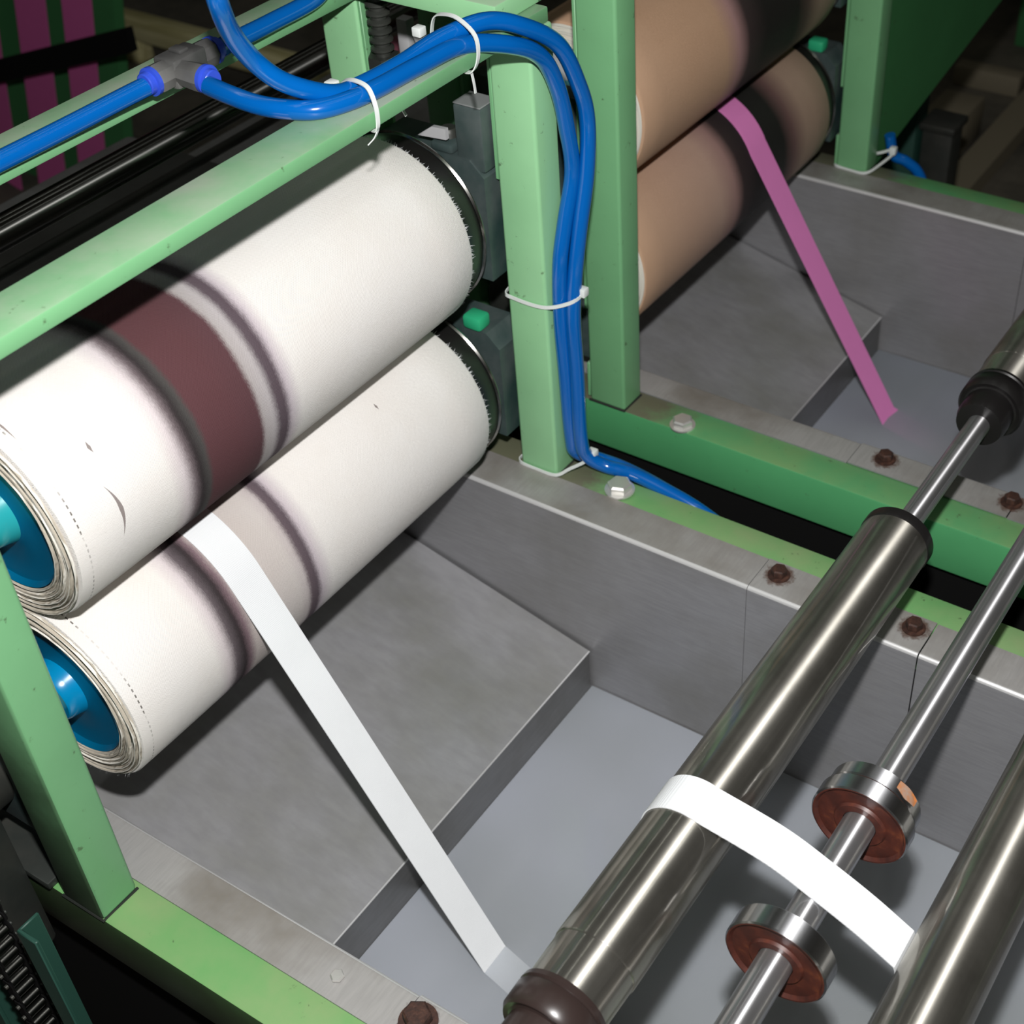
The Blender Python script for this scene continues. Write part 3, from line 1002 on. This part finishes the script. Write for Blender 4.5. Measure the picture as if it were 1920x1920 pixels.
# ------------------------------------------------------------------ bolts
def bolt(x, y, z, kind, label, group, size=1.0, washer=True):
    t = thing('hex_bolt', (x, y, z), label, 'bolt', group)
    m = RUST if kind == 'rust' else ZINC
    rot = random.uniform(0, 1)
    b = MB()
    s = size
    if washer:
        b.lathe([(0.0, 0.0125 * s), (0.0015 * s, 0.0125 * s), (0.0018 * s, 0.006 * s)], (x, y, z), axis='Z', seg=36)
        b.build('washer', m, t)
        b = MB()
    if kind == 'rust':
        b.lathe([(0.0018, 0.0088 * s), (0.0030, 0.0093 * s), (0.0098 * s, 0.0091 * s), (0.0112 * s, 0.0076 * s)], (x, y, z), axis='Z', seg=6, smooth=False)
    else:
        b.lathe([(0.0018, 0.0098 * s), (0.0028, 0.0103 * s), (0.0070 * s, 0.0103 * s), (0.0085 * s, 0.0086 * s), (0.0088 * s, 0.004 * s)], (x, y, z), axis='Z', seg=6, smooth=False)
    h = b.build('head', m, t)
    h.rotation_euler = (0, 0, rot)
    if kind == 'rust':
        s2 = MB()
        ring = s2.lathe([(0.0, 0.0215), (0.00025, 0.0215), (0.0003, 0.004)], (x, y, z - 0.0002), axis='Z', seg=40)
        s2.build('rust_stain', BLEED, t)
    return t


zf = RIM + 0.0037
RB = 'rusty hex bolts holding the bath flanges'
bolt(-0.489, 1.071, zf, 'rust', 'rusty hex bolt on the nearer bath flange, left of the steel roller', RB)
bolt(-0.330, 1.071, zf, 'rust', 'reddish rusty hex bolt on the nearer bath flange, between steel roller and thin shaft', RB)
bolt(-0.473, 1.318, zf, 'rust', 'dark rusty hex bolt on the farther bath flange, below where the pink ribbon dips in', RB)
bolt(-0.315, 1.318, zf, 'rust', 'dark rusty hex bolt at the right edge on the farther bath flange', RB)
bolt(-0.497, 0.437, zf, 'rust', 'large rusty hex bolt at the bottom edge on the near flange', RB, 1.35)
ZBG = 'bright zinc bolts fixing the bath frames'
bolt(-0.719, 1.108, zf - 0.0012, 'zinc', 'bright zinc bolt on a washer beside the foot of the tied post', ZBG, 1.45)
bolt(-0.720, 1.258, zf - 0.0037, 'zinc', 'bright zinc bolt on the farther green rail beside the second post', ZBG, 1.3)
bolt(-0.5815, 0.4335, zf - 0.0012, 'zinc', 'small bright bolt head on the near flange at the bottom', ZBG, 0.62, False)

# ------------------------------------------------------------------ air tubes
RT = 0.0086
b = MB().tube([(-1.008, 0.20, 1.3165), (-1.007, 0.5, 1.3165), (-1.004, 0.68, 1.3165), (-0.996, 0.765, 1.321), (-0.991, 0.792, 1.3235)], RT)
tag(b.build('air_tube', TUBE), 'blue air tube lying along the rear bar, left of the tee fitting', 'tube')
b = MB().tube([(-0.991, 0.872, 1.3235), (-0.997, 0.90, 1.321), (-1.004, 0.96, 1.3168), (-1.008, 1.03, 1.3165), (-1.022, 1.055, 1.325), (-1.05, 1.09, 1.36), (-1.09, 1.16, 1.45)], RT)
tag(b.build('air_tube', TUBE), 'blue air tube lying along the rear bar, right of the tee fitting', 'tube')
TAIL = [(-0.770, 1.126, 0.757), (-0.738, 1.139, 0.757)]
pb_ = [(-0.942, 0.815, 1.324), (-0.915, 0.812, 1.323), (-0.885, 0.812, 1.3212), (-0.860, 0.817, 1.3205), (-0.835, 0.830, 1.3200), (-0.822, 0.855, 1.3200), (-0.816, 0.888, 1.320), (-0.813, 0.943, 1.320),
       (-0.806, 1.0, 1.3195), (-0.790, 1.052, 1.3035), (-0.7855, 1.092, 1.278), (-0.785, 1.116, 1.238), (-0.786, 1.130, 1.190), (-0.787, 1.138, 1.136), (-0.788, 1.121, 1.083), (-0.788, 1.108, 1.039),
       (-0.788, 1.104, 0.976), (-0.788, 1.107, 0.902), (-0.788, 1.112, 0.804), (-0.786, 1.119, 0.776), (-0.765, 1.138, 0.7595), (-0.735, 1.143, 0.755), (-0.69, 1.146, 0.745), (-0.64, 1.149, 0.728), (-0.58, 1.152, 0.700), (-0.50, 1.155, 0.65)]
tag(MB().tube(pb_, RT).build('air_tube', TUBE), 'blue air tube from the tee branch, inner of the pair down the tied post', 'tube')
pl_ = [(-0.842, 0.752, 1.48), (-0.846, 0.757, 1.45), (-0.850, 0.762, 1.43), (-0.863, 0.780, 1.40), (-0.867, 0.800, 1.37), (-0.858, 0.816, 1.348), (-0.845, 0.836, 1.333), (-0.834, 0.860, 1.3225), (-0.831, 0.892, 1.3200), (-0.829, 0.945, 1.3200),
       (-0.8235, 0.99, 1.3255), (-0.806, 1.035, 1.329), (-0.790, 1.070, 1.3155), (-0.7785, 1.112, 1.284), (-0.776, 1.140, 1.234), (-0.775, 1.152, 1.191), (-0.774, 1.146, 1.136), (-0.774, 1.128, 1.076), (-0.774, 1.115, 1.025),
       (-0.774, 1.108, 0.975), (-0.774, 1.110, 0.902), (-0.774, 1.111, 0.81), (-0.770, 1.117, 0.778), (-0.750, 1.128, 0.762), (-0.72, 1.134, 0.7600), (-0.68, 1.139, 0.7500), (-0.63, 1.142, 0.735), (-0.57, 1.145, 0.705), (-0.49, 1.148, 0.66)]
tag(MB().tube(pl_, RT).build('air_tube', TUBE), 'blue air tube from above, outer of the pair down the tied post', 'tube')

# tee fitting on the rear bar
t = thing('tee_fitting', (-0.99, 0.832, 1.3125), 'dirty grey push fit tee with blue collars on the rear bar', 'pipe fitting')
zt = 1.3255
b = MB()
b.box(-1.0045, -0.978, 0.812, 0.852, 1.3125, 1.339, 0.003)
b.lathe([(0, 0.0120), (0.002, 0.0132), (0.016, 0.0132), (0.020, 0.011)], (-0.991, 0.7965, zt), seg=8, smooth=False)
b.lathe([(0.0, 0.011), (0.004, 0.0132), (0.018, 0.0132), (0.020, 0.0120)], (-0.991, 0.848, zt), seg=8, smooth=False)
b.lathe([(0, 0.011), (0.024, 0.0128), (0.030, 0.0128), (0.032, 0.0115)], (-0.984, 0.822, zt), axis='X', seg=8, smooth=False)
b.build('body', FITTING, t)
b = MB().box(-0.9985, -0.984, 0.8265, 0.8375, 1.3388, 1.3425, 0.0012)
b.build('mounting_boss', FITTING, t)
MB().lathe([(-0.009, 0.0088), (-0.008, 0.0098), (-0.003, 0.0102), (-0.0025, 0.0128), (0.0015, 0.0128)], (-0.991, 0.7955, zt), seg=32).build('release_collar', COLLAR, t)
MB().lathe([(-0.0015, 0.0128), (0.0025, 0.0128), (0.003, 0.0102), (0.008, 0.0098), (0.009, 0.0088)], (-0.991, 0.8695, zt), seg=32).build('release_collar', COLLAR, t)
MB().lathe([(-0.0015, 0.0128), (0.0025, 0.0128), (0.003, 0.0102), (0.008, 0.0098), (0.009, 0.0088)], (-0.9515, 0.822, zt), axis='X', seg=32).build('release_collar', COLLAR, t)


# ------------------------------------------------------------------ cable ties
def tie(pts, wdir, head, tails, label, hs=(0.005, 0.005, 0.0045), tail_dir=None):
    t = thing('cable_tie', pts[0], label, 'cable tie')
    MB().strap(pts, 0.0042, 0.0012, wdir, closed=True, sub=5).build('band', NYLON, t)
    if head:
        MB().box(head[0] - hs[0], head[0] + hs[0], head[1] - hs[1], head[1] + hs[1], head[2] - hs[2], head[2] + hs[2], 0.0012).build('head', NYLON, t)
    for tl in tails:
        MB().strap(tl, 0.0026, 0.0010, wdir, sub=4).build('tail', NYLON, t)
    return t


def bar_loop(y, lean, top, out=0.0):
    return [(-0.7985, y - lean, 1.2960), (-0.7965 + out * 0.7, y - lean * 0.8, 1.3100), (-0.803 + out, y - lean * 0.4, top - 0.006 - out * 0.5), (-0.813, y, top), (-0.831, y + lean * 0.3, top),
            (-0.846, y + lean * 0.7, top - 0.007), (-0.8535, y + lean, 1.3115), (-0.8525, y + lean, 1.2960), (-0.825, y, 1.2950)]


tie(bar_loop(0.872, 0.010, 1.3300), (0, 1, 0.2), (-0.8555, 0.876, 1.3190), [[(-0.797, 0.863, 1.297), (-0.800, 0.861, 1.290), (-0.806, 0.858, 1.283)], [(-0.83, 0.93, 1.294), (-0.829, 0.932, 1.283), (-0.827, 0.935, 1.273)]],
    'white cable tie round the top bar and tubes, beside the rear post')
tie(bar_loop(1.006, 0.008, 1.3405, 0.010), (0, 1, 0.2), (-0.8560, 1.000, 1.3230), [[(-0.798, 0.999, 1.296), (-0.797, 1.000, 1.285), (-0.797, 1.001, 1.275)]],
    'white cable tie round the top bar and tubes, with a hanging tail')


def post_loop(z0, z1):
    zz = lambda k: z0 + (z1 - z0) * k
    return [(-0.8525, 1.0915, zz(0.15)), (-0.840, 1.0895, zz(0.05)), (-0.815, 1.0893, zz(0.0)), (-0.797, 1.0905, zz(0.1)), (-0.782, 1.0955, zz(0.35)), (-0.769, 1.1035, zz(0.7)), (-0.7655, 1.114, zz(0.95)), (-0.775, 1.1205, zz(1.0)),
            (-0.797, 1.134, zz(0.95)), (-0.825, 1.1355, zz(0.7)), (-0.853, 1.133, zz(0.4)), (-0.8545, 1.112, zz(0.25))]


tie(post_loop(0.990, 1.006), (0.1, 0, 1), (-0.7655, 1.116, 1.008), [], 'white cable tie round the middle of the tied post and its tubes', (0.0055, 0.005, 0.005))
tie([(-0.8525, 1.0915, 0.7545), (-0.825, 1.0895, 0.7535), (-0.798, 1.0900, 0.7555), (-0.785, 1.100, 0.763), (-0.768, 1.115, 0.773), (-0.7650, 1.126, 0.778), (-0.777, 1.130, 0.775), (-0.797, 1.134, 0.765), (-0.825, 1.1355, 0.758), (-0.8545, 1.133, 0.756), (-0.8545, 1.11, 0.755)],
    (0.1, 0, 1), (-0.766, 1.123, 0.7795), [], 'white cable tie round the foot of the tied post', (0.0055, 0.005, 0.005))
tie([(-0.8525, 1.9715, 0.7545), (-0.825, 1.9680, 0.7535), (-0.797, 1.968, 0.7555), (-0.780, 1.985, 0.768), (-0.765, 2.002, 0.785), (-0.775, 2.010, 0.782), (-0.797, 2.013, 0.77), (-0.825, 2.0135, 0.76), (-0.8545, 2.011, 0.756), (-0.8545, 1.99, 0.755)],
    (0.1, 0, 1), (-0.768, 2.000, 0.787), [], 'white cable tie at the foot of the farthest green post', (0.005, 0.005, 0.006))
tag(MB().tube([(-0.785, 2.022, 0.80), (-0.777, 2.028, 0.765), (-0.758, 2.037, 0.754), (-0.735, 2.045, 0.73), (-0.71, 2.05, 0.66)], RT).build('air_tube', TUBE), 'short blue air tube at the foot of the farthest green post', 'tube')

# ------------------------------------------------------------------ dark chrome bar behind the rollers
b = MB().lathe([(0, 0.0175), (1.9, 0.0175)], (-1.25, -0.1, CZ - 0.7335), seg=48)
tag(b.build('chrome_bar', BARCHROME), 'long dark chrome bar behind the white rollers', 'bar')
b = MB().lathe([(0, 0.007), (1.9, 0.007)], (-1.46, -0.1, CZ - 0.905), seg=32)
tag(b.build('chrome_bar', DARKIRON), 'dull dark rod below the chrome bar', 'bar')

# ------------------------------------------------------------------ chain drive, lower left
t = thing('roller_chain', (-0.842, 0.30, 0.45), 'greasy roller chain running down between teal guards', 'chain')
cx, cy = -0.846, 0.300
n = 24
protos = []
for k in range(n):
    z = 0.83 - k * 0.0165
    x = cx + 0.0012 * math.sin(k * 0.7)
    wide = 0.0014 if k % 2 else 0.0
    if k < 2:
        mk = [MB().lathe([(-0.0085, 0.0044), (-0.0085, 0.0050), (0.0085, 0.0050), (0.0085, 0.0044)], (x, cy, z), seg=12).build('chain_roller', CHROME, t, origin=(x, cy, z))]
        for yy in (-0.0105 - wide, 0.0092 + wide):
            p0 = MB().prism([(x - 0.0065, z), (x - 0.0045, z + 0.006), (x + 0.0045, z + 0.006), (x + 0.0065, z), (x + 0.0042, z - 0.008), (x + 0.0065, z - 0.0165), (x + 0.0045, z - 0.0215), (x - 0.0045, z - 0.0215), (x - 0.0065, z - 0.0165), (x - 0.0042, z - 0.008)], 'Y', cy + yy, cy + yy + 0.0013)
            mk.append(p0.build('link_plate', DEADBLACK, t, origin=(x, cy, z)))
        mk.append(MB().lathe([(-0.0145, 0.0022), (0.0145, 0.0022)], (x, cy, z), seg=10).build('chain_pin', DARKIRON, t, origin=(x, cy, z)))
        protos.append(mk)
    else:
        for src in protos[k % 2]:
            c = src.copy()
            COL.objects.link(c)
            c.parent = t
            c.location = Vector((x, cy, z)) - t.location
for (xa, xb, ya_, lab) in ((-0.800, -0.776, 0.30, 'teal steel guard strip right of the chain'), (-0.905, -0.882, 0.285, 'teal steel guard strip left of the chain')):
    b = MB().box(xa, xb, ya_ - 0.002, ya_ + 0.002, 0.30, 0.825, 0.001, 1)
    b.box(xa, xa + 0.003, ya_, ya_ + 0.02, 0.30, 0.825, 0.0008, 1)
    tag(b.build('chain_guard', GUARD), lab, 'guard')
# chunks of machinery beside the near post
t = thing('gearbox', (-1.05, 0.30, 0.62), 'greasy dark gearbox casing beside the near post', 'gearbox')
MB().box(-1.25, -0.885, 0.318, 0.364, 0.66, 0.93, 0.008).build('casing', DARKIRON, t)
MB().box(-1.30, -0.864, 0.3645, 0.412, RIM + 0.001, RIM + 0.010, 0.002).build('foot_plate', DARKIRON, t)
cov = MB().lathe([(0, 0.055), (-0.03, 0.055), (-0.035, 0.045)], (-1.03, 0.315, 0.82), seg=32).build('cover', DARKIRON, t)
for dx, dz in ((0.045, 0.0), (-0.045, 0.0), (0, 0.045), (0, -0.045)):
    MB().lathe([(0, 0.006), (-0.008, 0.006)], (-1.03 + dx, 0.283, 0.82 + dz), seg=6, smooth=False).build('cover_bolt', DARKIRON, cov)
MB().tube([(-0.93, 0.352, 0.93), (-0.918, 0.352, 0.88), (-0.908, 0.352, 0.82), (-0.898, 0.352, 0.765)], 0.0045, 8).build('oil_pipe', CHROME, t)

# ------------------------------------------------------------------ background
# green screen with magenta ribbons hanging in front, upper left
b = MB()
b.hexa([(-3.9, 2.20, 0.0), (-2.955, 2.20, 0.0), (-2.955, 2.23, 0.0), (-3.9, 2.23, 0.0), (-3.6, 2.20, 1.2), (-2.655, 2.20, 1.2), (-2.655, 2.23, 1.2), (-3.6, 2.23, 1.2)])
tag(b.build('machine_screen', DGREEN), 'dark green leaning machine screen in the left background', 'screen')
for k, (x0, x1, lab) in enumerate(((-3.255, -3.150, 'magenta ribbon hanging farthest left before the dark green screen'), (-3.070, -2.962, 'magenta ribbon hanging in the middle before the screen'), (-2.900, -2.800, 'magenta ribbon hanging nearest the right edge of the screen'))):
    xm = (x0 + x1) / 2
    pts = [(xm + 0.12, 2.12, 1.05), (xm, 2.125, 0.58), (xm - 0.065, 2.12, 0.30), (xm - 0.14, 2.125, 0.01)]
    s = MB().strap(pts, (x1 - x0), 0.003, (1, 0, 0), sub=6)
    tag(s.build('hanging_ribbon', MAGENTA), lab, 'ribbon')
b = MB().hexa([(-3.7, 2.05, 0.17), (-2.60, 2.05, 0.555), (-2.60, 2.07, 0.555), (-3.7, 2.07, 0.17), (-3.7, 2.05, 0.225), (-2.60, 2.05, 0.61), (-2.60, 2.07, 0.61), (-3.7, 2.07, 0.225)])
tag(b.build('cross_rail', DEADBLACK), 'black rail crossing in front of the magenta ribbons', 'rail')
t = thing('timber_bench', (-3.1, 2.9, 0.0), 'weathered timber bench rail behind the rear green bar', 'bench')
MB().box(-3.73, -2.35, 2.88, 2.94, 0.075, 0.145, 0.004).build('rail', WOOD, t)
MB().box(-3.70, -3.62, 2.88, 2.94, 0.0, 0.075, 0.004).build('leg', WOOD, t)
MB().box(-2.45, -2.37, 2.88, 2.94, 0.0, 0.075, 0.004).build('leg', WOOD, t)
b = MB().lathe([(0, 0.040), (0.14, 0.040), (0.143, 0.035)], (-1.175, 1.245, 1.090), seg=40)
tag(b.build('yarn_bobbin', MAROON), 'maroon bobbin glimpsed between the rear post and the blue tubes', 'bobbin')
b = MB().box(-1.104, -1.088, 1.25, 1.265, 1.150, 1.200, 0.002)
b.box(-1.104, -1.07, 1.25, 1.265, 1.146, 1.152, 0.001)
tag(b.build('bracket', PALEGREY), 'small pale bracket behind the blue tubes', 'bracket')
b = MB().prism([(-1.076, 1.186), (-1.050, 1.190), (-1.058, 1.172), (-1.068, 1.168)], 'Y', 1.245, 1.262)
tag(b.build('funnel', PALEGREY), 'small white plastic spout behind the blue tubes', 'funnel')
b = MB().box(-1.78, -1.50, 0.70, 1.36, 0.80, 0.85, 0.01)
tag(b.build('machine_ledge', DUSTYIRON), 'dusty dark ledge below the chrome bar', 'ledge')

# right background: posts, boards and boxes on the hall floor
b = MB().box(-1.060, -0.955, 2.60, 2.66, 0.0, 0.60, 0.005)
tag(b.build('green_post', GUARD), 'short dark green post behind the farther bath', 'post')
b = MB().box(-0.950, -0.885, 2.62, 2.68, 0.0, 0.52, 0.005)
b.box(-0.955, -0.880, 2.61, 2.69, 0.52, 0.535, 0.003)
tag(b.build('dark_post', DARKIRON), 'blackish capped post beside the short green one', 'post')
b = MB().hexa([(-1.125, 3.10, 0.0), (-1.045, 3.10, 0.0), (-1.06, 4.6, 0.0), (-1.14, 4.6, 0.0), (-1.125, 3.10, 0.05), (-1.045, 3.10, 0.05), (-1.06, 4.6, 0.05), (-1.14, 4.6, 0.05)])
tag(b.build('floor_board', BEIGE), 'dusty beige board lying on the hall floor', 'board')
b = MB().box(-1.28, -1.165, 3.5, 3.68, 0.0, 0.115, 0.008)
tag(b.build('cardboard_box', BEIGE), 'dim beige box standing behind the dark posts', 'box')
b = MB().box(-1.36, -1.16, 3.95, 4.01, 0.0, 0.06, 0.006)
tag(b.build('floor_batten', BEIGE), 'short pale batten lying in the dark right background', 'batten')
b = MB().box(-1.30, -1.18, 4.3, 4.6, 0.0, 0.22, 0.006)
tag(b.build('green_crate', DGREEN), 'dark green crate on the floor behind the batten', 'crate')
